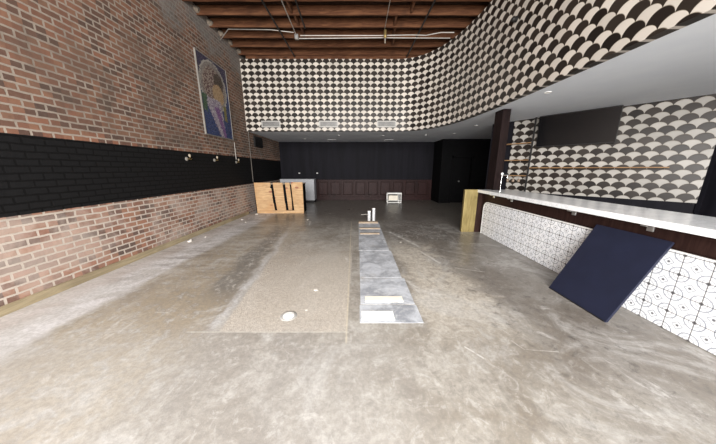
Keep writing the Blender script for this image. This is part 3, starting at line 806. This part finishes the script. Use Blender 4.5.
for xx, in ((0,),):
    A0 = [bm.verts.new((3.138, y, z)) for y, z in q[1:]]; B0 = [bm.verts.new((3.138, y, z)) for y, z in qi[1:]]
    A1 = [bm.verts.new((3.160, y, z)) for y, z in q[1:]]; B1 = [bm.verts.new((3.160, y, z)) for y, z in qi[1:]]
    for i in range(len(A0) - 1):
        bm.faces.new((A0[i], A0[i+1], B0[i+1], B0[i])); bm.faces.new((A1[i], B1[i], B1[i+1], A1[i+1]))
        bm.faces.new((A0[i], A1[i], A1[i+1], A0[i+1])); bm.faces.new((B0[i], B0[i+1], B1[i+1], B1[i]))
obj('tile_edge_trim', rel(bm), 'white', t)
obj('end_panel', rel(box(2.69, 3.02, YE, YE + .09, 0, 1.098, bev=.006)), 'brass', t)
obj('end_filler', rel(box(3.022, 3.27, YE, YE + .06, 0, 1.03)), 'barwood', t)
for y in (5.33, 4.70, 3.30, 2.4):
    bm = bmesh.new(); bx(bm, 3.04, 3.134, y - .03, y + .03, 1.005, 1.029, bev=.003); bx(bm, 3.118, 3.134, y - .03, y + .03, .95, 1.005, bev=.003)
    obj('bracket', rel(bm), 'steel', t)
bm = prism(bmesh.new(), [(3.0, YN), (3.80, YN), (3.80, 5.836), (3.50, 5.836), (3.50, 5.66), (3.28, 5.66), (3.28, 5.836), (3.0, 5.836)], 1.031, 1.10)
o = obj('countertop', bm, 'counter'); tag(o, 'long white marble countertop on the tiled bar', 'countertop')
# post
t = thing('square_column', 'dark brown boxed column rising from bar end to the soffit', 'column', (3.38, 5.84, 0))
obj('shaft', box(-.09, .09, -.16, .16, 0, 2.925, bev=.004), 'colwood', t)
# tap
t = thing('drink_tap', 'slim chrome tap with side spout on the bar counter', 'tap', (3.30, 5.42, 1.10))
obj('base', lathe(bmesh.new(), [(.035, 0), (.035, .008), (.018, .015)], 16), 'chrome', t, True)
obj('stem', tube(bmesh.new(), [(0, 0, .012), (0, 0, .36)], .008), 'chrome', t, True)
obj('crossbar', tube(bmesh.new(), [(-.02, 0, .365), (.16, 0, .365)], .012), 'chrome', t, True)
obj('knob', lathe(bmesh.new(), [(.012, .36), (.026, .385), (.024, .41), (.01, .42)], 14), 'white', t, True)
obj('spout', tube(bmesh.new(), [(.12, 0, .36), (.12, -.01, .32), (.12, -.012, .30)], .011), 'chrome', t, True)

# back-bar shelves, post and screen (in the frame of the diagonal wall)
ang = math.atan2(D.y, D.x)
def W(s, n=0.0, z=0.0):
    p = A + D * s - N_ * n; return (p.x, p.y, z)
PS = 0.535                        # post position along the wall
def shelf(s0, s1, z, label):
    t = thing('bar_shelf', label, 'shelf', W(s0, 0, z), (0, 0, ang), 'thin wooden shelves on the back bar')
    obj('board', box(0, s1 - s0, -.20, -.002, 0, .022, bev=.003), 'shelf', t)
    for x in (.04, s1 - s0 - .06):
        obj('bracket', box(x, x + .015, -.18, -.002, -.012, -.0005), 'iron', t)
ZSH = (2.28, 1.83, 1.405)
for z, l in zip(ZSH, ('top', 'middle', 'bottom')):
    shelf(-.22, PS - .02, z, 'thin oak shelf on the fish-scale tile left of the black post, %s one' % l)
shelf(PS + .035, 2.9, 1.62, 'long oak shelf under the wall screen right of the black post')
t = thing('shelf_post', 'slim black iron post from back bar to soffit between shelves', 'post', W(PS, .12, 0), (0, 0, ang))
obj('upright', box(-.018, .018, -.018, .018, .93, ZS - .002), 'iron', t)
obj('foot', box(-.04, .04, -.04, .04, 0, .93), 'iron', t)
t = thing('wall_screen', 'black flat television on the fish-scale tile right of the post', 'television', W(PS + .09, .10, 2.17), (math.radians(7), 0, ang))
obj('housing', box(0, 1.45, -.02, .03, 0, .76, bev=.006), 'iron', t)
obj('display', box(.012, 1.438, -.024, -.0205, .02, .745), 'screen', t)
obj('wall_bracket', box(.5, .9, .03, .07, .3, .5), 'iron', t)
# things on lowest shelf: small glasses seen against the tile
gl = plain('smoky_glass', (0.30, 0.22, 0.16), 0.12, 0, .1)
pr = None
names = ['first', 'second', 'third']
for k in range(3):
    p = W(.06 + k * .14, .10, ZSH[2] - .20)
    if pr is None:
        pr = thing('hanging_glass', 'stemmed glass hanging under the bottom bar shelf, %s from the column' % names[k], 'glass', p, group='glasses under the bottom bar shelf')
        obj('bowl', lathe(bmesh.new(), [(.030, .03), (.036, .06), (.032, .10), (.008, .125)], 14), gl, pr, True)
        obj('stem', tube(bmesh.new(), [(0, 0, .125), (0, 0, .19)], .004), gl, pr, True)
        obj('foot', lathe(bmesh.new(), [(.006, .185), (.03, .192), (.03, .1985)], 14), gl, pr, True)
    else: dup(pr, p, 'stemmed glass hanging under the bottom bar shelf, %s from the column' % names[k])

# navy board leaning on the bar front
t = thing('navy_board', 'dark navy panel leaning against the tiled bar front', 'board', (2.64, 2.93, 0))
bm = bmesh.new()
q = [(0, 0), (.46, .90)]
v = []
for y in (0, -0.75):
    for (x, z), (ox, oz) in ((q[0], (0, 0)), (q[1], (0, 0)), (q[1], (.02, -.012)), (q[0], (.03, 0))): v.append(bm.verts.new((x + ox, y, z + oz)))
bm.faces.new(v[0:4]); bm.faces.new(v[4:8][::-1])
for i in range(4): bm.faces.new((v[i], v[(i+1) % 4], v[4 + (i+1) % 4], v[4 + i]))
obj('panel', bm, 'navy', t)
obj('foot_strip', box(-.006, .0, -.74, -.01, 0.0, .012), 'iron', t)
